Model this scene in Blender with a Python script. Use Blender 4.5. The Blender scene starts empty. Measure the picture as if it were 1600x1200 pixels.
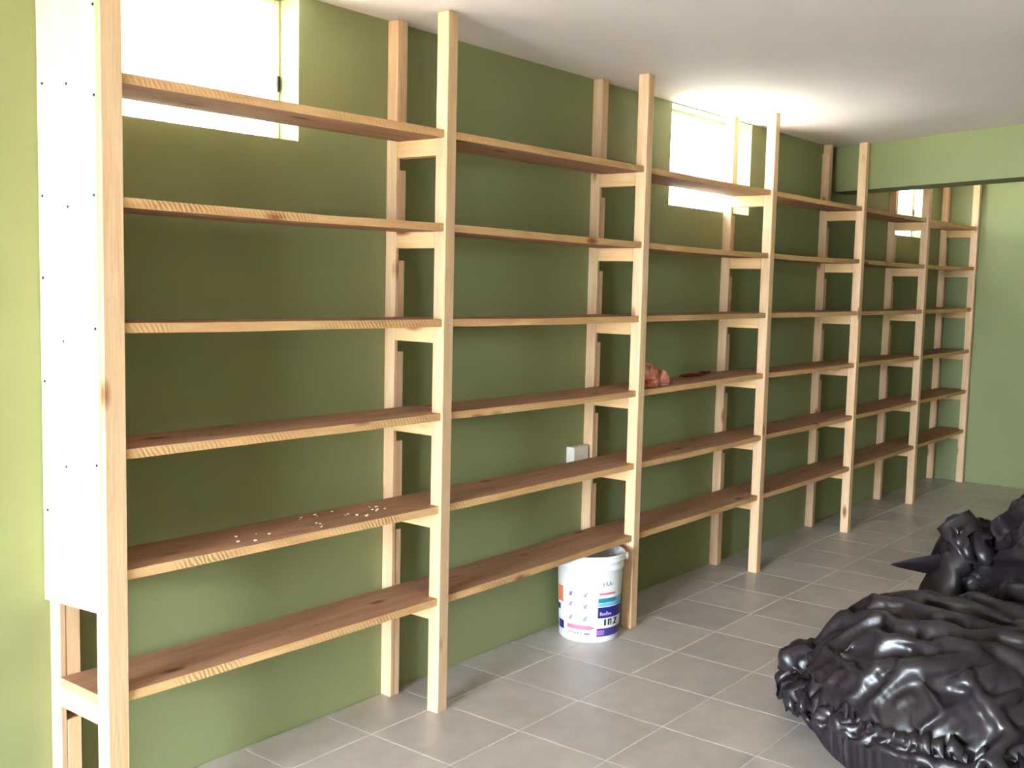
import bpy, bmesh, math, random
import numpy as np
from mathutils import Vector, Matrix, noise

scene = bpy.context.scene
COL = scene.collection
R = math.radians
random.seed(7)

# ------------------------------------------------------------------ camera
# wall_back is the plane y = 0, the room lies at y < 0, x runs along the shelves
F_PX = 1689.15
cam_d = bpy.data.cameras.new('camera')
cam_d.sensor_width = 36.0
cam_d.lens = 36.0 * F_PX / 1600.0
cam_d.clip_start = 0.05
cam = bpy.data.objects.new('camera', cam_d)
COL.objects.link(cam)
yaw, pitch, roll = R(38.315), R(-5.388), R(1.292)
fw = Vector((math.cos(pitch) * math.cos(yaw), math.cos(pitch) * math.sin(yaw), math.sin(pitch)))
rt = fw.cross(Vector((0, 0, 1))).normalized()
up = rt.cross(fw)
r2 = rt * math.cos(roll) + up * math.sin(roll)
u2 = -rt * math.sin(roll) + up * math.cos(roll)
CAM = Vector((-1.5108, -2.7915, 1.5427))
cam.matrix_world = Matrix(((r2.x, u2.x, -fw.x, CAM.x), (r2.y, u2.y, -fw.y, CAM.y),
                           (r2.z, u2.z, -fw.z, CAM.z), (0, 0, 0, 1)))
scene.camera = cam

# ------------------------------------------------------------------ light
scene.view_settings.view_transform = 'Standard'
scene.view_settings.look = 'None'
scene.view_settings.gamma = 1.0
scene.view_settings.use_curve_mapping = False
scene.view_settings.exposure = 1.74
scene.cycles.use_denoising = True
scene.cycles.max_bounces = 14
scene.cycles.diffuse_bounces = 8
scene.cycles.sample_clamp_indirect = 12.0

world = bpy.data.worlds.new('sky')
scene.world = world
world.use_nodes = True
bg = world.node_tree.nodes['Background']
bg.inputs['Color'].default_value = (0.77, 0.895, 1.0, 1)
bg.inputs['Strength'].default_value = 40.0

sun_d = bpy.data.lights.new('sun', 'SUN')
sun_d.energy = 190.0
sun_d.angle = R(0.6)
sun_d.color = (1.0, 0.95, 0.88)
sun = bpy.data.objects.new('sun', sun_d)
COL.objects.link(sun)
to_sun = Vector((0.25, 0.20, 0.95)).normalized()
sun.rotation_euler = to_sun.to_track_quat('Z', 'Y').to_euler()


def portal(name, loc, rot, sx, sy):
    d = bpy.data.lights.new(name, 'AREA')
    d.shape = 'RECTANGLE'
    d.size, d.size_y = sx, sy
    d.cycles.is_portal = True
    o = bpy.data.objects.new(name, d)
    o.location, o.rotation_euler = loc, rot
    COL.objects.link(o)


H = 2.45                                   # ceiling height
XL, XR, YF = -5.6, 7.665, -5.6             # inner faces of left, right and front walls
DOOR = (-2.7, -0.85, 1.98)                 # doorway in wall_left: y0, y1, height
WIN = [(-0.01, 0.866, 1.985, 2.444), (3.253, 4.137, 1.945, 2.444), (6.44, 7.18, 1.955, 2.444)]
portal('daylight_portal_door', (XL - 0.14, (DOOR[0] + DOOR[1]) / 2, DOOR[2] / 2), (0, R(-90), 0), DOOR[2], DOOR[1] - DOOR[0])
for x0, x1, z0, z1 in WIN:
    portal('daylight_portal_window', ((x0 + x1) / 2, 0.155, (z0 + z1) / 2), (R(-90), 0, 0), x1 - x0, z1 - z0)


# ------------------------------------------------------------------ materials
def new_mat(name):
    m = bpy.data.materials.new(name)
    m.use_nodes = True
    nt = m.node_tree
    b = nt.nodes['Principled BSDF']
    return m, nt, b


def N(nt, t, **kw):
    n = nt.nodes.new(t)
    for k, v in kw.items():
        if k in n.inputs.keys():
            n.inputs[k].default_value = v
        else:
            setattr(n, k, v)
    return n


def ramp(nt, fac, stops):
    r = nt.nodes.new('ShaderNodeValToRGB')
    e = r.color_ramp.elements
    e[0].position, e[0].color = stops[0][0], (*stops[0][1], 1)
    e[1].position, e[1].color = stops[-1][0], (*stops[-1][1], 1)
    for p, c in stops[1:-1]:
        x = e.new(p)
        x.color = (*c, 1)
    nt.links.new(fac, r.inputs['Fac'])
    return r.outputs['Color']


def lin(r, g, b):
    f = lambda c: (c / 255 / 12.92) if c / 255 <= 0.04045 else ((c / 255 + 0.055) / 1.055) ** 2.4
    return (f(r), f(g), f(b))


def mixc(nt, fac, a, b, mode='MIX'):
    m = nt.nodes.new('ShaderNodeMix')
    m.data_type = 'RGBA'
    m.blend_type = mode
    for s, v in ((0, fac), (6, a), (7, b)):
        if isinstance(v, (int, float)):
            m.inputs[s].default_value = v
        elif isinstance(v, tuple):
            m.inputs[s].default_value = (*v, 1)
        else:
            nt.links.new(v, m.inputs[s])
    return m.outputs[2]


def bump(nt, b, h, strength, dist):
    n = N(nt, 'ShaderNodeBump', Strength=strength, Distance=dist)
    nt.links.new(h, n.inputs['Height'])
    nt.links.new(n.outputs['Normal'], b.inputs['Normal'])


def plain(name, col, rough=0.6, metallic=0.0, spec=0.5):
    m, nt, b = new_mat(name)
    b.inputs['Base Color'].default_value = (*col, 1)
    b.inputs['Roughness'].default_value = rough
    b.inputs['Metallic'].default_value = metallic
    b.inputs['Specular IOR Level'].default_value = spec
    return m


def paint(name, c1, c2, rough, scale=1.4, bstr=0.03):
    m, nt, b = new_mat(name)
    tc = N(nt, 'ShaderNodeTexCoord')
    n1 = N(nt, 'ShaderNodeTexNoise', Scale=scale, Detail=5.0, Roughness=0.6)
    nt.links.new(tc.outputs['Object'], n1.inputs['Vector'])
    nt.links.new(ramp(nt, n1.outputs['Fac'], [(0.35, c1), (0.68, c2)]), b.inputs['Base Color'])
    n2 = N(nt, 'ShaderNodeTexNoise', Scale=55.0, Detail=4.0)
    nt.links.new(tc.outputs['Object'], n2.inputs['Vector'])
    bump(nt, b, n2.outputs['Fac'], bstr, 0.01)
    b.inputs['Roughness'].default_value = rough
    b.inputs['Specular IOR Level'].default_value = 0.3
    return m


def wood(name, axis, light, dark, knot, rough=0.6, saw=0.0, sawcol=None, var=0.12, grain=1.0):
    """pine: grain along the given axis of the piece, knots, optional slanted saw marks"""
    m, nt, b = new_mat(name)
    L = nt.links.new
    tc = N(nt, 'ShaderNodeTexCoord')
    oi = N(nt, 'ShaderNodeObjectInfo')
    sc = N(nt, 'ShaderNodeVectorMath', operation='SCALE')
    cmb = N(nt, 'ShaderNodeCombineXYZ', X=3.1, Y=7.7, Z=5.3)
    L(cmb.outputs[0], sc.inputs[0])
    L(oi.outputs['Random'], sc.inputs['Scale'])
    add = N(nt, 'ShaderNodeVectorMath', operation='ADD')
    L(tc.outputs['Object'], add.inputs[0])
    L(sc.outputs[0], add.inputs[1])
    st = [1.0, 1.0, 1.0]
    st[axis] = 0.09
    mp = N(nt, 'ShaderNodeMapping')
    mp.inputs['Scale'].default_value = st
    L(add.outputs[0], mp.inputs['Vector'])
    n1 = N(nt, 'ShaderNodeTexNoise', Scale=26.0, Detail=6.0, Roughness=0.65, Distortion=0.6)
    L(mp.outputs[0], n1.inputs['Vector'])
    col = ramp(nt, n1.outputs['Fac'], [(0.5 - 0.22 / grain, dark), (0.5 + 0.14 / grain, light)])
    n2 = N(nt, 'ShaderNodeTexNoise', Scale=120.0, Detail=3.0, Roughness=0.6)
    L(mp.outputs[0], n2.inputs['Vector'])
    col = mixc(nt, 0.22, col, ramp(nt, n2.outputs['Fac'], [(0.3, dark), (0.7, light)]))
    st2 = [9.0, 9.0, 9.0]
    st2[axis] = 3.2
    mp2 = N(nt, 'ShaderNodeMapping')
    mp2.inputs['Scale'].default_value = st2
    L(add.outputs[0], mp2.inputs['Vector'])
    vo = N(nt, 'ShaderNodeTexVoronoi', Scale=1.0, Randomness=1.0)
    L(mp2.outputs[0], vo.inputs['Vector'])
    kf = ramp(nt, vo.outputs['Distance'], [(0.06, (1, 1, 1)), (0.17, (0, 0, 0))])
    col = mixc(nt, kf, col, knot)
    hv = N(nt, 'ShaderNodeHueSaturation')
    mr = N(nt, 'ShaderNodeMapRange')
    mr.inputs['To Min'].default_value = 1 - var
    mr.inputs['To Max'].default_value = 1 + var
    L(oi.outputs['Random'], mr.inputs['Value'])
    L(mr.outputs[0], hv.inputs['Value'])
    L(col, hv.inputs['Color'])
    col = hv.outputs['Color']
    hgt = n2.outputs['Fac']
    if saw:
        rot = N(nt, 'ShaderNodeMapping')
        rot.inputs['Rotation'].default_value = (0, R(32), 0)
        L(add.outputs[0], rot.inputs['Vector'])
        wv = N(nt, 'ShaderNodeTexWave', Scale=24.0, Distortion=5.0, Detail=3.0)
        wv.bands_direction = 'X'
        L(rot.outputs[0], wv.inputs['Vector'])
        n3 = N(nt, 'ShaderNodeTexNoise', Scale=3.5, Detail=2.0)
        L(add.outputs[0], n3.inputs['Vector'])
        mul = N(nt, 'ShaderNodeMath', operation='MULTIPLY')
        L(wv.outputs['Fac'], mul.inputs[0])
        L(ramp(nt, n3.outputs['Fac'], [(0.4, (0.1, 0.1, 0.1)), (0.62, (1, 1, 1))]), mul.inputs[1])
        mu2 = N(nt, 'ShaderNodeMath', operation='MULTIPLY')
        L(mul.outputs[0], mu2.inputs[0])
        mu2.inputs[1].default_value = saw
        col = mixc(nt, mu2.outputs[0], col, sawcol)
        hgt = mul.outputs[0]
    L(col, b.inputs['Base Color'])
    bump(nt, b, hgt, 0.25, 0.004)
    b.inputs['Roughness'].default_value = rough
    b.inputs['Specular IOR Level'].default_value = 0.25
    return m


GREEN = paint('green_wall_paint', lin(137, 142, 99), lin(144, 150, 106), 0.65)
CEIL = paint('ceiling_paint', lin(232, 224, 224), lin(241, 233, 233), 0.85, 0.8, 0.08)
PINE = wood('pine_post', 2, lin(228, 196, 160), lin(206, 164, 124), lin(140, 92, 58))
PINE_Y = wood('pine_rung', 1, lin(230, 194, 146), lin(208, 162, 110), lin(150, 86, 48))
SHELF = wood('rough_sawn_shelf', 0, lin(192, 150, 120), lin(150, 104, 80), lin(112, 66, 48), rough=0.75, grain=0.8)
EDGE = wood('sawn_edge', 0, lin(226, 186, 134), lin(196, 148, 100), lin(150, 86, 58), rough=0.75, saw=0.36, sawcol=lin(166, 112, 74))
PLY = wood('plywood', 2, lin(252, 232, 190), lin(240, 205, 158), lin(238, 205, 158), rough=0.5, grain=0.6)
SCREW = plain('dark_screw', lin(50, 42, 36), 0.5, 0.6)
WHITE = plain('white_frame', lin(240, 240, 236), 0.4)
BOXW = plain('white_box_plastic', lin(226, 220, 212), 0.4)
GROUT = plain('grout', lin(226, 218, 206), 0.8)
PALE = paint('pale_concrete', lin(206, 202, 192), lin(218, 214, 205), 0.9, 0.5)
CONC = paint('dark_ground', lin(84, 82, 74), lin(98, 95, 86), 0.9, 0.5)


def tile_mat():
    m, nt, b = new_mat('floor_tile')
    L = nt.links.new
    tc = N(nt, 'ShaderNodeTexCoord')
    oi = N(nt, 'ShaderNodeObjectInfo')
    geo = N(nt, 'ShaderNodeNewGeometry')
    n1 = N(nt, 'ShaderNodeTexNoise', Scale=7.0, Detail=6.0, Roughness=0.65)
    L(geo.outputs['Position'], n1.inputs['Vector'])
    c = ramp(nt, n1.outputs['Fac'], [(0.3, lin(184, 176, 171)), (0.7, lin(202, 194, 189))])
    hv = N(nt, 'ShaderNodeHueSaturation')
    mr = N(nt, 'ShaderNodeMapRange')
    mr.inputs['To Min'].default_value = 0.93
    mr.inputs['To Max'].default_value = 1.06
    L(oi.outputs['Random'], mr.inputs['Value'])
    L(mr.outputs[0], hv.inputs['Value'])
    L(c, hv.inputs['Color'])
    L(hv.outputs['Color'], b.inputs['Base Color'])
    n2 = N(nt, 'ShaderNodeTexNoise', Scale=30.0, Detail=4.0)
    L(geo.outputs['Position'], n2.inputs['Vector'])
    bump(nt, b, n2.outputs['Fac'], 0.06, 0.01)
    b.inputs['Roughness'].default_value = 0.42
    b.inputs['Specular IOR Level'].default_value = 0.45
    return m


TILE = tile_mat()


def glass_mat():
    m, nt, b = new_mat('window_glass')
    nt.nodes.remove(b)
    out = nt.nodes['Material Output']
    t = N(nt, 'ShaderNodeBsdfTransparent', Color=(0.42, 0.43, 0.42, 1))
    g = N(nt, 'ShaderNodeBsdfGlossy', Roughness=0.02)
    mx = N(nt, 'ShaderNodeMixShader')
    mx.inputs[0].default_value = 0.07
    nt.links.new(t.outputs[0], mx.inputs[1])
    nt.links.new(g.outputs[0], mx.inputs[2])
    nt.links.new(mx.outputs[0], out.inputs['Surface'])
    return m


GLASS = glass_mat()


# ------------------------------------------------------------------ mesh helpers
def link(name, me, parent=None, loc=(0, 0, 0)):
    o = bpy.data.objects.new(name, me)
    COL.objects.link(o)
    if parent is not None:
        o.parent = parent
        q, w = parent, Vector((0, 0, 0))
        while q is not None:
            w += q.location
            q = q.parent
        o.location = Vector(loc) - w
    else:
        o.location = loc
    return o


def add_box(bm, x0, x1, y0, y1, z0, z1, mat=0):
    v = [bm.verts.new((x, y, z)) for z in (z0, z1) for y in (y0, y1) for x in (x0, x1)]
    fs = []
    for q in ((0, 2, 3, 1), (4, 5, 7, 6), (0, 1, 5, 4), (2, 6, 7, 3), (0, 4, 6, 2), (1, 3, 7, 5)):
        f = bm.faces.new([v[i] for i in q])
        f.material_index = mat
        fs.append(f)
    return fs


def mesh_from(bm, name, mats, smooth=False):
    me = bpy.data.meshes.new(name)
    bm.normal_update()
    bm.to_mesh(me)
    bm.free()
    for m in (mats if isinstance(mats, (list, tuple)) else [mats]):
        me.materials.append(m)
    if smooth:
        for p in me.polygons:
            p.use_smooth = True
    return me


def box(name, x0, x1, y0, y1, z0, z1, mat, parent=None, bevel=0.0):
    """a single board or slab; its origin sits at the centre of its base"""
    cx, cy = (x0 + x1) / 2, (y0 + y1) / 2
    bm = bmesh.new()
    add_box(bm, x0 - cx, x1 - cx, y0 - cy, y1 - cy, 0, z1 - z0)
    if bevel:
        bmesh.ops.bevel(bm, geom=bm.edges[:], offset=bevel, segments=1, affect='EDGES')
    return link(name, mesh_from(bm, name, mat), parent, (cx, cy, z0))


def tag(o, label=None, cat=None, group=None, kind=None):
    if label:
        o['label'] = label
    if cat:
        o['category'] = cat
    if group:
        o['group'] = group
    if kind:
        o['kind'] = kind
    return o


def empty(name, loc):
    o = bpy.data.objects.new(name, None)
    o.empty_display_size = 0.2
    o.location = loc
    COL.objects.link(o)
    return o


def wall_with_holes(name, axis, a0, a1, d0, d1, z0, z1, holes, mat):
    """axis 0: wall runs along x (thickness in y); axis 1: along y (thickness in x)"""
    As = sorted({a0, a1, *[h[0] for h in holes], *[h[1] for h in holes]})
    Zs = sorted({z0, z1, *[h[2] for h in holes], *[h[3] for h in holes]})
    bm = bmesh.new()
    for i in range(len(As) - 1):
        for j in range(len(Zs) - 1):
            ca, cz = (As[i] + As[i + 1]) / 2, (Zs[j] + Zs[j + 1]) / 2
            if any(h[0] < ca < h[1] and h[2] < cz < h[3] for h in holes):
                continue
            if axis == 0:
                add_box(bm, As[i], As[i + 1], d0, d1, Zs[j], Zs[j + 1])
            else:
                add_box(bm, d0, d1, As[i], As[i + 1], Zs[j], Zs[j + 1])
    bmesh.ops.remove_doubles(bm, verts=bm.verts[:], dist=1e-5)
    seen = {}
    for f in bm.faces[:]:                       # drop the faces shared by two cells
        seen.setdefault(frozenset(v.index for v in f.verts), []).append(f)
    bm.verts.index_update()
    seen = {}
    for f in bm.faces[:]:
        seen.setdefault(frozenset(v.index for v in f.verts), []).append(f)
    bmesh.ops.delete(bm, geom=[f for g in seen.values() if len(g) > 1 for f in g], context='FACES_ONLY')
    return tag(link(name, mesh_from(bm, name, mat)), kind='structure')


# ------------------------------------------------------------------ room shell
WT = 0.16
wall_with_holes('wall_back', 0, XL - WT, XR + WT, 0.0, WT, 0.0, H, WIN, GREEN)['label'] = 'sage green back wall with three high windows behind the shelves'
wall_with_holes('wall_left', 1, YF, 0.0, XL - WT, XL, 0.0, H, [(DOOR[0], DOOR[1], 0.0, DOOR[2])], GREEN)
tag(box('wall_right', XR, XR + WT, YF, 0.0, 0.0, H, GREEN), 'sage green end wall beyond the shelves', kind='structure')
tag(box('wall_front', XL - WT, XR + WT, YF - WT, YF, 0.0, H, GREEN), kind='structure')
tag(box('ceiling', XL - WT, XR + WT, YF - WT, WT, H, H + 0.18, CEIL), 'off white painted ceiling', kind='structure')

# beam hanging under the ceiling, running askew across the room
bm = bmesh.new()
tn = math.tan(R(22))
pl = [(5.305, -0.001), (5.305 + tn * (YF + 0.001), YF + 0.001), (5.305 + tn * (YF + 0.001) + 0.24, YF + 0.001), (5.545, -0.001)]
lo = [bm.verts.new((x, y, 2.166)) for x, y in pl]
hi = [bm.verts.new((x, y, H - 0.0005)) for x, y in pl]
bm.faces.new(lo)
bm.faces.new(hi[::-1])
for i in range(4):
    bm.faces.new((lo[i], hi[i], hi[(i + 1) % 4], lo[(i + 1) % 4]))
bmesh.ops.recalc_face_normals(bm, faces=bm.faces[:])
tag(link('trim_1', mesh_from(bm, 'ceiling_beam', GREEN)), 'deep green painted beam hanging under the ceiling', kind='structure')

tag(box('ground', -26, 30, -26, 30, -0.9, -0.16, CONC), 'dark ground outside the building', kind='structure')

tag(box('terrace', -3, 14, 0.45, 9, -0.15, 1.45, PALE), 'pale concrete terrace behind the building', kind='structure')

# floor: a grout bed, each tile a piece of its own
floor = tag(box('floor', XL - WT, XR + WT, YF - WT, WT, -0.16, -0.0025, GROUT), 'beige ceramic tile floor with pale grout lines', kind='structure')
P = 0.358
TX0, TY0 = 1.709 - 20 * P, -0.594 - 20 * P


def to_px(p):
    d = Vector(p) - CAM
    z = d.dot(fw)
    if z < 0.1:
        return None
    return 800 + F_PX * d.dot(r2) / z, 600 - F_PX * d.dot(u2) / z


def tile_bm(bm, x0, x1, y0, y1):
    g, c = 0.0022, 0.0016
    a = [(x0 + g, y0 + g), (x1 - g, y0 + g), (x1 - g, y1 - g), (x0 + g, y1 - g)]
    bq = [(x0 + g + c, y0 + g + c), (x1 - g - c, y0 + g + c), (x1 - g - c, y1 - g - c), (x0 + g + c, y1 - g - c)]
    lo = [bm.verts.new((x, y, -0.006)) for x, y in a]
    md = [bm.verts.new((x, y, -c)) for x, y in a]
    tp = [bm.verts.new((x, y, 0)) for x, y in bq]
    bm.faces.new(tp)
    for i in range(4):
        j = (i + 1) % 4
        bm.faces.new((lo[i], lo[j], md[j], md[i]))
        bm.faces.new((md[i], md[j], tp[j], tp[i]))


bm = bmesh.new()
tile_bm(bm, -P / 2, P / 2, -P / 2, P / 2)
FULL = mesh_from(bm, 'tile', TILE)
rest = bmesh.new()
for i in range(60):
    for j in range(40):
        x0, y0 = TX0 + i * P, TY0 + j * P
        x1, y1 = min(x0 + P, XR), min(y0 + P, 0.0)
        full = x1 == x0 + P and y1 == y0 + P and x0 >= XL and y0 >= YF
        x0, y0 = max(x0, XL), max(y0, YF)
        if x1 - x0 < 0.02 or y1 - y0 < 0.02:
            continue
        px = [to_px((x, y, 0)) for x in (x0, x1) for y in (y0, y1)]
        vis = any(q and -60 < q[0] < 1660 and -60 < q[1] < 1260 for q in px)
        cx, cy = (x0 + x1) / 2, (y0 + y1) / 2
        if not vis:
            tile_bm(rest, x0, x1, y0, y1)
        elif full:
            link('tile', FULL, floor, (cx, cy, 0))
        else:
            b2 = bmesh.new()
            tile_bm(b2, x0 - cx, x1 - cx, y0 - cy, y1 - cy)
            link('tile', mesh_from(b2, 'cut_tile', TILE), floor, (cx, cy, 0))
tag(link('tile_field', mesh_from(rest, 'tile_field', TILE), floor), kind='stuff')

# windows: white frames set in the outer half of the wall, a pane each, a small latch
wl = ['high window with white frame above the plywood end of the shelves',
      'high window near the ceiling in the middle of the shelves',
      'small high window beyond the ceiling beam']
for i, (x0, x1, z0, z1) in enumerate(WIN):
    w = empty('window_%d' % (i + 1), ((x0 + x1) / 2, 0.12, z0))
    tag(w, wl[i], kind='structure')
    t = 0.016
    ya, yb = 0.095, 0.135
    box('frame_bar', x0, x0 + t, ya, yb, z0, z1, WHITE, w, 0.002)
    box('frame_bar', x1 - t, x1, ya, yb, z0, z1, WHITE, w, 0.002)
    box('frame_bar', x0 + t, x1 - t, ya, yb, z0, z0 + t, WHITE, w, 0.002)
    box('frame_bar', x0 + t, x1 - t, ya, yb, z1 - t, z1, WHITE, w, 0.002)
    box('pane', x0 + t - 0.004, x1 - t + 0.004, 0.112, 0.117, z0 + t - 0.004, z1 - t + 0.004, GLASS, w)
    box('latch', x1 - 0.016, x1 - 0.006, 0.084, 0.096, z0 + 0.36 * (z1 - z0), z0 + 0.36 * (z1 - z0) + 0.05, SCREW, w, 0.002)

# doorway lining on the side the daylight comes from
d1 = empty('door_1', (XL - 0.08, (DOOR[0] + DOOR[1]) / 2, 0))
tag(d1, 'open doorway with white lining', kind='structure')
for y0, y1, z0, z1 in ((DOOR[0], DOOR[0] + 0.04, 0, DOOR[2]), (DOOR[1] - 0.04, DOOR[1], 0, DOOR[2]), (DOOR[0] + 0.04, DOOR[1] - 0.04, DOOR[2] - 0.04, DOOR[2])):
    box('door_lining', XL - WT + 0.002, XL + 0.01, y0, y1, z0, z1, WHITE, d1, 0.002)

# ------------------------------------------------------------------ shelving
PX = [-0.012, 1.2699, 2.5572, 3.8289, 5.1300, 6.3724, 7.5924]      # left face of each upright pair
PW = [0.062, 0.05, 0.05, 0.05, 0.05, 0.05, 0.05]
YFR, YFB = -0.2885, -0.237                                         # front post
YRF, YRB = -0.0515, -0.0012                                        # rear post
Z = [[0.422, 0.751, 1.073, 1.402, 1.723, 2.034],
     [0.408, 0.740, 1.069, 1.396, 1.724, 2.040],
     [0.413, 0.739, 1.064, 1.393, 1.716, 2.043],
     [0.414, 0.740, 1.074, 1.396, 1.712, 2.041],
     [0.413, 0.739, 1.070, 1.396, 1.719, 2.043],
     [0.417, 0.743, 1.066, 1.397, 1.718, 2.044],
     [0.422, 0.743, 1.070, 1.404, 1.732, 2.050]]                   # middle of each shelf board at each pair
TH = 0.013                                                         # half a shelf's thickness
unit = tag(empty('shelving_unit', (3.8, -0.15, 0)),
           'long unfinished pine shelving unit with six shelf levels along the green wall', 'shelving unit')
RUNG = 0.058
for i, x in enumerate(PX):
    w = PW[i]
    top = H - 0.002
    box('front_post', x, x + w, YFR, YFB, 0.0005, top, PINE, unit, 0.0025)
    ptop = top - 0.055 if i in (4, 6) else top
    box('rear_post', x, x + 0.018, YRF, YRB, 0.0005, ptop, PINE, unit, 0.002)
    prev = 0.0005
    for k in range(6):
        zb = Z[i][k] - TH
        box('rung', x + 0.001, x + w - 0.002, YFB + 0.0004, YRF - 0.0004, zb - RUNG, zb - 0.0004, PINE_Y, unit, 0.002)
        box('spacer_block', x + 0.0184, x + w - random.uniform(0, 0.003), YRF + random.uniform(0, 0.003), YRB, prev, zb - RUNG - 0.038 - random.uniform(0, 0.006), PINE, unit, 0.002)
        prev = zb + 0.004
    box('spacer_block', x + 0.0184, x + w, YRF, YRB, prev, top, PINE, unit, 0.002)


def shelf(i, k):
    xa, xb = PX[i] + PW[i] + 0.0006, PX[i + 1] - 0.0006
    ta = PX[i] + (PW[i] / 2 + 0.0006 if i else 0.0)
    tb = PX[i + 1] + (PW[i + 1] / 2 - 0.0006 if i < 5 else PW[i + 1])
    za, zb = Z[i][k], Z[i + 1][k]
    yf, yb = -0.278 + random.uniform(-0.003, 0.003), YRF - 0.0008
    yn = YFB + 0.0006
    ox, oy, oz = (xa + xb) / 2, (yf + yb) / 2, min(za, zb) - TH
    bm = bmesh.new()
    seed = Vector((i * 3.3, k * 5.1, 0.7))
    sag = random.uniform(0.0, 0.004)
    n = 14
    rings = []
    for s in range(n + 1):
        t = s / n
        x = xa + (xb - xa) * t
        e = math.sin(math.pi * t) ** 0.5 if 0 < t < 1 else 0
        z = za + (zb - za) * t - sag * math.sin(math.pi * t)
        wf = e * 0.0030 * noise.noise(seed + Vector((t * 3.0, 0, 0)))
        wt = e * 0.0022 * noise.noise(seed + Vector((t * 4.0, 2, 0)))
        wb = e * 0.0022 * noise.noise(seed + Vector((t * 4.0, 4, 0)))
        rings.append([bm.verts.new((x - ox, y - oy, q - oz)) for y, q in
                      ((yf + wf, z - TH + wb), (yb, z - TH), (yb, z + TH), (yf + wf, z + TH + wt))])
    for a, b in zip(rings, rings[1:]):
        for q in range(4):
            f = bm.faces.new((a[q], b[q], b[(q + 1) % 4], a[(q + 1) % 4]))
            f.material_index = 1 if q == 3 else 0
    bm.faces.new(rings[0]).material_index = 1
    bm.faces.new(rings[-1][::-1]).material_index = 1
    for x0, x1, z in ((ta, xa, za), (xb, tb, zb)):                 # the end that rests on the rung, cut back behind the post
        add_box(bm, x0 - ox, x1 - ox, yn - oy, yb - oy, z - TH - oz, z + TH - oz)
    bmesh.ops.recalc_face_normals(bm, faces=bm.faces[:])
    return link('shelf_board', mesh_from(bm, 'shelf_board', [SHELF, EDGE]), unit, (ox, oy, oz))


for i in range(6):
    for k in range(6):
        shelf(i, k)

# plywood sheet screwed over the end of the unit
bm = bmesh.new()
corners = [(-0.0255, -0.002, 0.648), (-0.0185, -0.271, 0.660), (-0.0185, -0.283, H - 0.004), (-0.0205, -0.002, H - 0.004)]
nl = 5
A = [bm.verts.new(c) for c in corners]
B = [bm.verts.new((c[0] + 0.006, c[1], c[2])) for c in corners]
bm.faces.new(A)
bm.faces.new(B[::-1])
for q in range(4):
    bm.faces.new((A[q], B[q], B[(q + 1) % 4], A[(q + 1) % 4]))
bmesh.ops.recalc_face_normals(bm, faces=bm.faces[:])
panel = link('side_panel', mesh_from(bm, 'side_panel', PLY), unit)
tag(panel, 'thin pale plywood sheet')
bm = bmesh.new()
bmesh.ops.create_cone(bm, cap_ends=True, segments=10, radius1=0.0045, radius2=0.0035, depth=0.003, matrix=Matrix.Rotation(R(-90), 4, 'Y'))
SCR = mesh_from(bm, 'screw_head', SCREW)
for y, z in ((-0.029, 2.031), (-0.146, 2.02), (-0.272, 1.981), (-0.272, 2.2), (-0.022, 1.741), (-0.146, 1.71), (-0.266, 1.736),
             (-0.019, 1.526), (-0.264, 1.401), (-0.116, 1.362), (-0.02, 1.25), (-0.262, 1.05), (-0.12, 1.03), (-0.025, 0.9)):
    xs = -0.0185 - (0.002 + 0.005 * (H - z) / 1.8) * (1 - min(1, -y / 0.27))
    link('screw_head', SCR, panel, (xs - 0.0008, y, z))

# ------------------------------------------------------------------ electrical box on the wall
eb = tag(empty('electrical_box', (2.484, 0, 0.735)), 'white surface-mounted electrical box on the green wall', 'electrical box')
box('box_body', 2.424, 2.544, -0.040, -0.0005, 0.735, 0.812, BOXW, eb, 0.004)
box('cover_plate', 2.428, 2.540, -0.0436, -0.0402, 0.739, 0.808, BOXW, eb, 0.0012)


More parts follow.
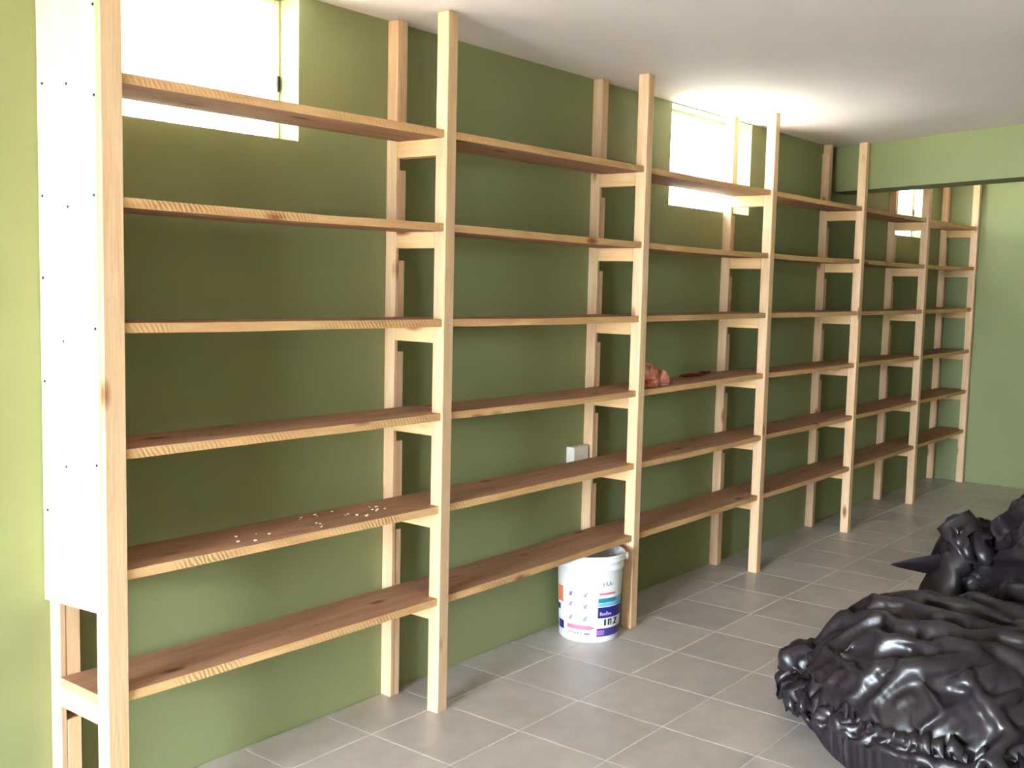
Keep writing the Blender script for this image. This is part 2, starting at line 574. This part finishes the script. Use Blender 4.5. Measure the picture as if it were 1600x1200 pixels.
# ------------------------------------------------------------------ crumpled sheets (a small cloth relaxation)
def crumple(center, lobes, n, m, size, seed, steps, floor_z, pin=0.93, amp=0.05, g=0.0006, expand=1.0, anchor=0.035):
    """a sheet of the given real size gathered over soft lobes; its hem is tucked in at their foot.
    lobes: (cx, cy, rx, ry, angle, height, power)"""
    rng = np.random.default_rng(seed)

    def field(x, y):
        h = np.zeros_like(x)
        for cx, cy, rx, ry, an, hh, pw in lobes:
            c, s_ = math.cos(an), math.sin(an)
            u = ((x - cx) * c + (y - cy) * s_) / rx
            v = (-(x - cx) * s_ + (y - cy) * c) / ry
            rr = np.sqrt(u * u + v * v)
            h = np.maximum(h, hh * np.clip(1 - rr ** pw, 0, None) ** 0.6)
        return h + floor_z

    a, b = np.meshgrid(np.linspace(-1, 1, n), np.linspace(-1, 1, m), indexing='ij')
    dx = a * np.sqrt(1 - b * b / 2)
    dy = b * np.sqrt(1 - a * a / 2)
    rho = np.sqrt(dx * dx + dy * dy)
    th = np.arctan2(dy, dx)
    # outline radius of the heap in every direction
    ths = np.linspace(-math.pi, math.pi, 181)
    rr = np.linspace(0.01, 2.5, 500)
    rad = []
    for t in ths:
        f = field(center[0] + rr * math.cos(t), center[1] + rr * math.sin(t)) > floor_z + 1e-4
        rad.append(rr[np.nonzero(f)[0][-1]] if f.any() else 0.05)
    rad = np.array(rad)
    k = np.ones(9) / 9
    rad = np.convolve(np.r_[rad[-5:-1], rad, rad[1:5]], k, 'valid') * expand
    rf = np.interp(th, ths, rad)
    # spread the rows evenly along the slope, not along the plan
    S_ = np.linspace(0, 1, 120)
    tab = np.zeros((181, 60))
    for ti, t in enumerate(ths):
        q = S_ * rad[ti]
        hq = field(center[0] + q * math.cos(t), center[1] + q * math.sin(t))
        hq[-1] = floor_z
        al = np.r_[0, np.cumsum(np.hypot(np.diff(q), np.diff(hq)))]
        tab[ti] = np.interp(np.linspace(0, al[-1], 60), al, q)
    ti = np.clip(np.round((th + math.pi) / (2 * math.pi) * 180).astype(int), 0, 180)
    fr = np.clip(rho, 0, 1) * 59
    i0_ = np.clip(fr.astype(int), 0, 58)
    rr_n = tab[ti, i0_] * (1 - (fr - i0_)) + tab[ti, i0_ + 1] * (fr - i0_)
    x = center[0] + rr_n * np.cos(th)
    y = center[1] + rr_n * np.sin(th)
    nz = np.zeros_like(x)
    for o in range(5):
        w = 2.2 * 1.9 ** o
        ph = rng.uniform(0, 6.28, (4,))
        an = rng.uniform(0, 3.14, (2,))
        p1 = (a * math.cos(an[0]) + b * math.sin(an[0])) * w * 2
        p2 = (a * math.cos(an[1]) + b * math.sin(an[1])) * w * 2
        nz += (np.sin(p1 + ph[0] + 1.5 * np.sin(p2 * 0.7 + ph[1])) + np.sin(p2 + ph[2])) / (o + 1.4)
    z = field(x, y) + 0.01 + amp * (nz - nz.min()) / (nz.max() - nz.min()) * (1 - rho ** 4)
    Pn = np.stack([x, y, z], -1)
    Pn[..., :2] += rng.normal(0, 0.0005, (n, m, 2))
    edge = np.zeros((n, m), bool)
    edge[0] = edge[-1] = True
    edge[:, 0] = edge[:, -1] = True
    pinp = np.stack([center[0] + pin * rho * rf * np.cos(th), center[1] + pin * rho * rf * np.sin(th), np.full_like(x, floor_z + 0.002)], -1)
    Pn[edge] = pinp[edge]
    V = np.zeros_like(Pn)
    base = np.stack([x, y, field(x, y)], -1)
    base[edge] = pinp[edge]
    ln = lambda A, B: np.sqrt(((A - B) ** 2).sum(-1, keepdims=True))
    lo = 0.5 + 0.5 * np.sin(3.1 * a + 2.0 * b + seed) * np.sin(2.3 * b - 1.7 * a + 2 * seed)
    fade = np.clip((0.90 - rho) / 0.3, 0, 1)
    fx = (1 + (size[0] - 1) * fade * (0.45 + 0.9 * lo))[..., None]
    fy = (1 + (size[1] - 1) * fade * (0.45 + 0.9 * (1 - lo)))[..., None]
    RX = ln(base[:-1], base[1:]) * fx[:-1]
    RY = ln(base[:, :-1], base[:, 1:]) * fy[:, :-1]
    fm = (fx + fy) / 2
    D1 = ln(base[:-1, :-1], base[1:, 1:]) * fm[:-1, :-1]
    D2 = ln(base[:-1, 1:], base[1:, :-1]) * fm[:-1, 1:]

    def con(A, Bq, L, st):
        d = Bq - A
        l = np.sqrt((d * d).sum(-1, keepdims=True)) + 1e-9
        c = d * (0.5 * st * (l - L) / l)
        A += c
        Bq -= c

    for s in range(steps):
        damp = 0.92
        old = Pn.copy()
        Pn += V * damp
        Pn[..., 2] -= g
        for it in range(3):
            for q in (0, 1):
                e = (n - q) // 2 * 2 + q
                con(Pn[q:e:2], Pn[q + 1:e:2], RX[q:e - 1:2], 1.0)
                con(Pn[q:e:2, :-1], Pn[q + 1:e:2, 1:], D1[q:e - 1:2], 0.4)
                con(Pn[q:e:2, 1:], Pn[q + 1:e:2, :-1], D2[q:e - 1:2], 0.4)
                e = (m - q) // 2 * 2 + q
                con(Pn[:, q:e:2], Pn[:, q + 1:e:2], RY[:, q:e - 1:2], 1.0)
            for sp, st in ((2, 0.25), (3, 0.06)):         # bending: keeps the folds broad
                for q in range(2 * sp):
                    i0 = np.arange(q, n - sp, 2 * sp)
                    A_, B_ = Pn[i0], Pn[i0 + sp]
                    con(A_, B_, sum(RX[i0 + w] for w in range(sp)), st)
                    Pn[i0], Pn[i0 + sp] = A_, B_
                    i0 = np.arange(q, m - sp, 2 * sp)
                    A_, B_ = Pn[:, i0], Pn[:, i0 + sp]
                    con(A_, B_, sum(RY[:, i0 + w] for w in range(sp)), st)
                    Pn[:, i0], Pn[:, i0 + sp] = A_, B_
            hz = field(Pn[..., 0], Pn[..., 1]) + 0.003
            hit = Pn[..., 2] < hz
            Pn[..., 2] = np.where(hit, hz, Pn[..., 2])
            Pn[..., :2] = np.where(hit[..., None], old[..., :2] * 0.9 + Pn[..., :2] * 0.1, Pn[..., :2])
            Pn[..., :2] += anchor * (base[..., :2] - Pn[..., :2])
            Pn[edge] = pinp[edge]
        V = np.clip(Pn - old, -0.02, 0.02)
        V[hit] *= 0.3
    return Pn


def upsample(G):
    for ax_ in (0, 1):
        G = np.moveaxis(G, ax_, 0)
        E = np.concatenate([G[:1], G, G[-1:]])
        mid = (-E[:-3] + 9 * E[1:-2] + 9 * E[2:-1] - E[3:]) / 16
        O = np.zeros((2 * len(G) - 1,) + G.shape[1:])
        O[::2], O[1::2] = G, mid
        G = np.moveaxis(O, 0, ax_)
    return G


def crease(q, sx):
    d = noise.voronoi(q * sx)[0]
    return min(d[1] - d[0], 0.5)


def sheet_bm(bm, G):
    n, m = G.shape[:2]
    vs = [[bm.verts.new(G[i, j]) for j in range(m)] for i in range(n)]
    for i in range(n - 1):
        for j in range(m - 1):
            bm.faces.new((vs[i][j], vs[i + 1][j], vs[i + 1][j + 1], vs[i][j + 1]))


def plastic_mat():
    m, nt, b = new_mat('black_polythene')
    L = nt.links.new
    tc = N(nt, 'ShaderNodeTexCoord')
    n1 = N(nt, 'ShaderNodeTexNoise', Scale=3.0, Detail=5.0)
    L(tc.outputs['Object'], n1.inputs['Vector'])
    L(ramp(nt, n1.outputs['Fac'], [(0.3, lin(26, 19, 24)), (0.7, lin(42, 34, 41))]), b.inputs['Base Color'])
    n2 = N(nt, 'ShaderNodeTexNoise', Scale=9.0, Detail=4.0, Roughness=0.5, Distortion=0.8)
    L(tc.outputs['Object'], n2.inputs['Vector'])
    n2.noise_type = 'RIDGED_MULTIFRACTAL'
    n2.inputs['Scale'].default_value = 6.0
    bump(nt, b, n2.outputs['Fac'], 0.2, 0.02)
    L(ramp(nt, n1.outputs['Fac'], [(0.3, (0.44, 0.44, 0.44)), (0.7, (0.32, 0.32, 0.32))]), b.inputs['Roughness'])
    b.inputs['Specular IOR Level'].default_value = 0.55
    return m


LOBES = [(2.31, -1.77, 0.66, 0.53, 0.25, 0.40, 4.5),
         (3.20, -2.02, 0.56, 0.45, 0.0, 0.74, 3.4),
         (2.75, -2.35, 0.75, 0.50, 0.3, 0.46, 4.0),
         (3.14, -1.86, 0.32, 0.24, 0.2, 0.56, 3.0)]
# the heap's own long creases: (height, width, polyline)
FOLDS = [
    (0.03, 0.02, [(1.85, -1.4, 0.24), (1.8, -1.47, 0.25), (1.82, -1.51, 0.31), (1.84, -1.63, 0.36), (1.83, -1.69, 0.36), (1.85, -1.78, 0.37), (1.89, -1.83, 0.38), (2.14, -1.84, 0.4)]),
    (-0.035, 0.025, [(1.86, -1.34, 0.13), (1.76, -1.48, 0.2), (1.69, -1.63, 0.22), (1.67, -1.75, 0.22), (1.7, -1.91, 0.22), (1.81, -2.1, 0.19)]),
    (-0.03, 0.03, [(1.99, -1.44, 0.35), (1.91, -1.6, 0.38), (1.93, -1.71, 0.39), (2.07, -1.72, 0.4)]),
    (0.018, 0.011, [(1.84, -1.95, 0.34), (1.96, -1.94, 0.37)]),
    (0.018, 0.011, [(1.87, -1.98, 0.34), (1.99, -1.95, 0.38)]),
    (0.018, 0.011, [(1.9, -2.02, 0.33), (2.02, -1.95, 0.38)]),
    (0.02, 0.012, [(1.94, -2.05, 0.34), (2.12, -1.94, 0.39)]),
    (0.018, 0.011, [(1.86, -1.91, 0.36), (1.98, -1.89, 0.39)]),
    (-0.025, 0.02, [(1.81, -1.8, 0.35), (1.83, -1.9, 0.34), (1.94, -2.06, 0.33)]),
    (0.06, 0.05, [(2.93, -1.47, 0.31), (2.94, -1.52, 0.43)]),
    (-0.05, 0.035, [(2.5, -1.66, 0.4), (2.83, -1.65, 0.45), (2.94, -1.71, 0.53)]),
    (-0.05, 0.035, [(2.4, -1.62, 0.4), (2.33, -1.76, 0.4), (2.36, -1.96, 0.39)]),
    (0.02, 0.02, [(1.77, -1.4, 0.1), (1.67, -1.58, 0.15), (1.65, -1.78, 0.19), (1.69, -1.95, 0.18)]),
    (0.02, 0.015, [(2.82, -1.75, 0.47), (2.71, -1.88, 0.42)]),
    (0.025, 0.02, [(2.7, -1.82, 0.36), (2.55, -1.91, 0.38)]),
    ]
G = crumple((2.7, -1.95), LOBES, 150, 120, (1.26, 1.18), 5, 90, 0.0, pin=0.93, amp=0.07, anchor=0.008)
G = upsample(G)


def fold_height(P):
    out = np.zeros(P.shape[:2])
    for amp_, w_, line in FOLDS:
        best = np.full(P.shape[:2], 9.0)
        for a_, b_ in zip(line, line[1:]):
            a_, b_ = np.array(a_), np.array(b_)
            t_ = np.clip(((P - a_) @ (b_ - a_)) / ((b_ - a_) @ (b_ - a_) + 1e-9), 0, 1)
            best = np.minimum(best, np.linalg.norm(P - (a_ + t_[..., None] * (b_ - a_)), axis=-1))
        out += amp_ * np.exp(-np.abs(best / w_) ** 1.3)
    return out


FH = fold_height(G).ravel()
bm = bmesh.new()
sheet_bm(bm, G)
bm.normal_update()
for vi, v in enumerate(bm.verts):
    c = v.co
    wob = noise.noise_vector(c * 1.7) * 0.16
    al, ac = 0.62 * c.x - 0.785 * c.y, 0.785 * c.x + 0.62 * c.y
    q = Vector((al * 0.8, ac * 1.9, c.z * 2.0)) + wob * 2.2
    f = (1 - min(1, 2.4 * abs(noise.noise(q * 1.15)))) ** 2                 # broad sharp folds
    p = Vector((c.x + 0.45 * c.y, c.y * 1.5, c.z * 1.1)) + wob
    if c.z > 0.012:
        v.co += v.normal * (FH[vi] + 0.014 * (f - 0.3) + 0.014 * (0.25 - crease(p, 1.9)) + 0.004 * (0.2 - crease(p, 6.0)))
        v.co.z = max(v.co.z, 0.003)
# a pointed corner of the sheet sticking out at the back
na, nb = 14, 7
fl = np.zeros((na, nb, 3))
p_tip, p_root = np.array((2.86, -1.335, 0.43)), np.array((3.10, -1.72, 0.45))
ax = (p_root - p_tip)
sd = np.array((-0.40, -0.30, 0.86))
sd /= np.linalg.norm(sd)
for i in range(na):
    t = i / (na - 1)
    for j in range(nb):
        q = j / (nb - 1) - 0.5
        w = 0.012 + 0.22 * t ** 0.8
        fl[i, j] = p_tip + ax * t + sd * w * q + np.array((-0.5, -0.6, 0)) * (0.05 * t * (0.25 - q * q) * 4 + 0.006 * math.sin(9 * t + 5 * q))
sheet_bm(bm, fl)
off = Vector((2.75, -2.0, 0))
bmesh.ops.translate(bm, vec=-off, verts=bm.verts[:])
sheet = link('plastic_sheet', mesh_from(bm, 'plastic_sheet', plastic_mat(), smooth=True), None, off)
tag(sheet, 'crumpled heap of shiny black plastic sheeting on the tile floor', 'plastic sheet')

# ------------------------------------------------------------------ things on the shelves
def rag_mat():
    m, nt, b = new_mat('pink_orange_plastic')
    tc = N(nt, 'ShaderNodeTexCoord')
    n1 = N(nt, 'ShaderNodeTexNoise', Scale=13.0, Detail=3.0)
    nt.links.new(tc.outputs['Object'], n1.inputs['Vector'])
    nt.links.new(ramp(nt, n1.outputs['Fac'], [(0.36, lin(176, 74, 52)), (0.47, lin(222, 132, 98)), (0.56, lin(214, 168, 156)), (0.66, lin(190, 92, 74))]), b.inputs['Base Color'])
    b.inputs['Roughness'].default_value = 0.45
    return m


RZ = Z[2][2] + TH + 0.002
G = crumple((2.80, -0.215), [(2.765, -0.21, 0.07, 0.05, 0.3, 0.085, 3.0), (2.86, -0.215, 0.07, 0.045, 0.0, 0.05, 3.0)], 40, 34, (1.35, 1.2), 3, 110, RZ, pin=0.95, amp=0.05, g=0.0002)
bm = bmesh.new()
sheet_bm(bm, G)
ro = Vector((2.80, -0.215, RZ))
bmesh.ops.translate(bm, vec=-ro, verts=bm.verts[:])
rag = link('plastic_bag', mesh_from(bm, 'plastic_bag', rag_mat(), smooth=True), None, ro)
rag.modifiers.new('smooth', 'SUBSURF').render_levels = 1
tag(rag, 'crumpled pink and orange plastic bag on a shelf board beside a post', 'plastic bag')

RED = plain('dark_red_cloth', lin(132, 36, 32), 0.8)
bm = bmesh.new()
ns = 22
prev = None
for i in range(ns + 1):
    t = i / ns
    x = 3.30 + 0.33 * t
    yc = -0.085 - 0.02 * math.sin(5.0 * t) + 0.008 * math.sin(13 * t)
    zc = Z[2][2] + (Z[3][2] - Z[2][2]) * ((x - PX[2]) / (PX[3] - PX[2])) + TH + 0.001
    w, h = 0.014 + 0.006 * math.sin(3 * t + 1), 0.007 + 0.006 * abs(math.sin(7 * t))
    ring = [bm.verts.new((x - 3.465, yc + dy + 0.09, zc + dz - RZ)) for dy, dz in ((-w, 0), (w, 0), (w * 0.7, h), (0, h * 1.25), (-w * 0.7, h))]
    if prev:
        for q in range(5):
            bm.faces.new((prev[q], ring[q], ring[(q + 1) % 5], prev[(q + 1) % 5]))
    else:
        bm.faces.new(ring)
    prev = ring
bm.faces.new(prev[::-1])
bmesh.ops.recalc_face_normals(bm, faces=bm.faces[:])
strip = link('cloth_strip', mesh_from(bm, 'cloth_strip', RED, smooth=True), None, (3.465, -0.09, RZ))
tag(strip, 'dark red strip of cloth lying along the back of a shelf board', 'cloth strip')

# ------------------------------------------------------------------ bucket
BX, BY, BH = 2.372, -0.186, 0.382
RB, RT = 0.130, 0.146
bucket = tag(empty('plastic_bucket', (BX, BY, 0)), 'white plastic paint bucket with coloured print under the lowest shelf', 'bucket')


def lathe(prof, seg=48):
    bm = bmesh.new()
    rings = []
    for r, z in prof:
        rings.append([bm.verts.new((r * math.cos(2 * math.pi * q / seg), r * math.sin(2 * math.pi * q / seg), z)) for q in range(seg)])
    for a, b in zip(rings, rings[1:]):
        for q in range(seg):
            bm.faces.new((a[q], a[(q + 1) % seg], b[(q + 1) % seg], b[q]))
    bm.faces.new(rings[0][::-1])
    bm.faces.new(rings[-1])
    return bm


rad = lambda z: RB + (RT - RB) * z / BH
prof = [(RB - 0.006, 0.0006), (RB, 0.006)]
prof += [(rad(z), z) for z in (0.10, 0.2, 0.315)]
prof += [(rad(0.317) + 0.005, 0.318), (rad(0.326) + 0.005, 0.327), (rad(0.33), 0.329), (rad(0.348), 0.348),
         (rad(0.35) + 0.006, 0.350), (rad(0.36) + 0.006, 0.361), (rad(0.363), 0.363), (rad(0.372), 0.372),
         (RT + 0.005, 0.373), (RT + 0.006, BH), (RT - 0.003, BH), (RT - 0.004, 0.37), (RB - 0.003, 0.02), (0.01, 0.018)]
BWHITE = plain('bucket_plastic', lin(236, 238, 240), 0.35)
body = link('bucket_body', mesh_from(lathe(prof), 'bucket_body', BWHITE, smooth=True), bucket, (BX, BY, 0))
FRONT = 214.0                                # bearing of the bucket's printed side, in degrees


def print_patch(name, cells, col, rough=0.4):
    """flat print that follows the bucket wall; cells are quads of (bearing, height)"""
    bm = bmesh.new()
    for quad in cells:
        ns_ = 8
        rows = []
        for i in range(ns_ + 1):
            t = i / ns_
            pts = []
            for a, b in ((quad[0], quad[1]), (quad[3], quad[2])):
                ph = a[0] + (b[0] - a[0]) * t
                z = a[1] + (b[1] - a[1]) * t
                r = rad(z) + 0.0011
                q = R(FRONT + ph)
                pts.append(bm.verts.new((r * math.cos(q), r * math.sin(q), z)))
            rows.append(pts)
        for a, b in zip(rows, rows[1:]):
            bm.faces.new((a[0], b[0], b[1], a[1]))
    return link(name, mesh_from(bm, name, plain(name, col, rough)), body, (BX, BY, 0))


rc = lambda a, b, z0, z1: [(a, z0), (b, z0), (b, z1), (a, z1)]
NAVY, TEAL, PINK, ORANGE = lin(34, 38, 118), lin(36, 138, 150), lin(236, 118, 150), lin(236, 132, 88)
print_patch('orange_print', [rc(-76, -55, 0.165, 0.235)], ORANGE)
print_patch('navy_print', [rc(-74, -54, 0.045, 0.082)], NAVY)
print_patch('navy_print', [rc(-80, -66, 0.125, 0.15)], NAVY)
print_patch('pink_print', [rc(17, 52, 0.214, 0.224)], lin(222, 110, 140))
print_patch('teal_print', [rc(16, 55, 0.180, 0.200)], TEAL)
print_patch('sky_print', [rc(16, 78, 0.163, 0.178), rc(55, 78, 0.180, 0.200)], lin(120, 180, 226))
blk = print_patch('navy_block_print', [rc(16, 80, 0.112, 0.160)], NAVY)
print_patch('violet_band_print', [rc(15, 80, 0.030, 0.066)], lin(64, 54, 130))
print_patch('pink_arrow_print', [rc(-44, 0, 0.060, 0.078), [(-2, 0.056), (12, 0.067), (12, 0.069), (-2, 0.082)]], PINK)
lav = [rc(20 + 4.2 * i, 23 + 4.2 * i, 0.124, 0.124 + (0.010 if i % 3 else 0.016)) for i in range(6)]


def raised(name, cells, col):
    o = print_patch(name, cells, col)
    for v in o.data.vertices:
        v.co.x *= 1.004
        v.co.y *= 1.004
    return o


raised('lavender_lettering', lav, lin(196, 168, 222))
raised('violet_patch', [rc(15, 30, 0.036, 0.058)], lin(158, 104, 184))
k0 = 0.078
chars = [rc(29, 33, k0, 0.106),
         rc(37, 46, 0.101, 0.106), rc(37, 40.5, k0, 0.106), rc(43, 46, k0, 0.106),
         rc(50, 62, 0.101, 0.106), rc(50, 62, k0, 0.083), [(50, k0), (55, k0), (62, 0.106), (57, 0.106)]]
raised('black_lettering', chars, lin(24, 22, 36))
GREYP = lin(128, 132, 158)
for a, z in ((-36, 0.205), (-8, 0.205), (-36, 0.160), (-8, 0.155), (-36, 0.100), (-8, 0.100)):
    raised('grey_icon_print', [rc(a - 4, a + 4, z, z + 0.005), rc(a - 2, a + 2.5, z + 0.005, z + 0.014), rc(a + 1, a + 4.5, z + 0.012, z + 0.020)], GREYP)
raised('blue_dot_print', [rc(-38, -33, 0.208, 0.220)], lin(60, 66, 130))
raised('grey_stamp', [rc(24, 26, 0.252, 0.268), rc(30, 32, 0.256, 0.272), rc(33, 36, 0.254, 0.258), rc(37, 39, 0.256, 0.272), rc(40, 43, 0.256, 0.262)], GREYP)
raised('small_print', [rc(-40 + 6 * i, -36.5 + 6 * i, 0.040, 0.046) for i in range(5)] + [rc(-8, 2, 0.038, 0.047)], lin(120, 116, 140))
raised('pen_line', [[(-37, 0.222), (-36, 0.222), (-19, 0.262), (-20, 0.262)]], lin(150, 140, 150))
raised('pen_line', [rc(-9, -8.2, 0.240, 0.275)], lin(150, 140, 150))

# wire bail folded to one side, with its plastic grip and the two ears
WIRE = plain('steel_wire', lin(150, 150, 152), 0.35, 0.9)
bail_dir = 38.0                              # bearing towards which the bail lies
bd = Vector((math.cos(R(bail_dir)), math.sin(R(bail_dir)), 0))
bs = Vector((-bd.y, bd.x, 0))


def tube(path, r, seg=8):
    bm = bmesh.new()
    prev = None
    for i, p in enumerate(path):
        t = (path[min(i + 1, len(path) - 1)] - path[max(i - 1, 0)]).normalized()
        a = t.orthogonal().normalized() if prev is None else (prev[1] - t * prev[1].dot(t)).normalized()
        b = t.cross(a)
        ring = [bm.verts.new(p + (a * math.cos(2 * math.pi * q / seg) + b * math.sin(2 * math.pi * q / seg)) * r) for q in range(seg)]
        if prev:
            for q in range(seg):
                bm.faces.new((prev[0][q], prev[0][(q + 1) % seg], ring[(q + 1) % seg], ring[q]))
        else:
            bm.faces.new(ring[::-1])
        prev = (ring, a)
    bm.faces.new(prev[0])
    return bm


pts = []
for i in range(25):
    t = math.pi * i / 24
    pts.append(bs * (0.157 * math.cos(t)) + bd * (0.150 * math.sin(t)) + Vector((0, 0, 0.352 + 0.036 * math.sin(t))))
link('bail_handle', mesh_from(tube(pts, 0.0024), 'bail_handle', WIRE, smooth=True), bucket, (BX, BY, 0))
link('handle_grip', mesh_from(tube(pts[10:15], 0.010, 12), 'handle_grip', BWHITE, smooth=True), bucket, (BX, BY, 0))
for sgn in (1, -1):
    c = bs * (0.152 * sgn) + Vector((0, 0, 0.358))
    link('handle_ear', mesh_from(tube([c - bs * 0.012 * sgn, c + bs * 0.012 * sgn], 0.016, 14), 'handle_ear', BWHITE, smooth=True), bucket, (BX, BY, 0))

# ------------------------------------------------------------------ sawdust crumbs left on the shelf boards
CRUMB = plain('wood_crumb', lin(240, 214, 176), 0.8)
bm = bmesh.new()
for i in range(26):
    bay, k = 0, 1
    t = random.uniform(0.25, 0.9)
    x = PX[bay] + 0.07 + (PX[bay + 1] - PX[bay] - 0.1) * t
    z = Z[bay][k] + (Z[bay + 1][k] - Z[bay][k]) * t + TH + 0.0008
    y = random.uniform(-0.25, -0.08)
    r = random.uniform(0.0012, 0.003)
    add_box(bm, x - r * 1.6, x + r * 1.6, y - r, y + r, z, z + r * 1.6)
tag(link('sawdust', mesh_from(bm, 'sawdust', CRUMB)), 'pale sawdust crumbs scattered on a low shelf board', 'sawdust', kind='stuff')
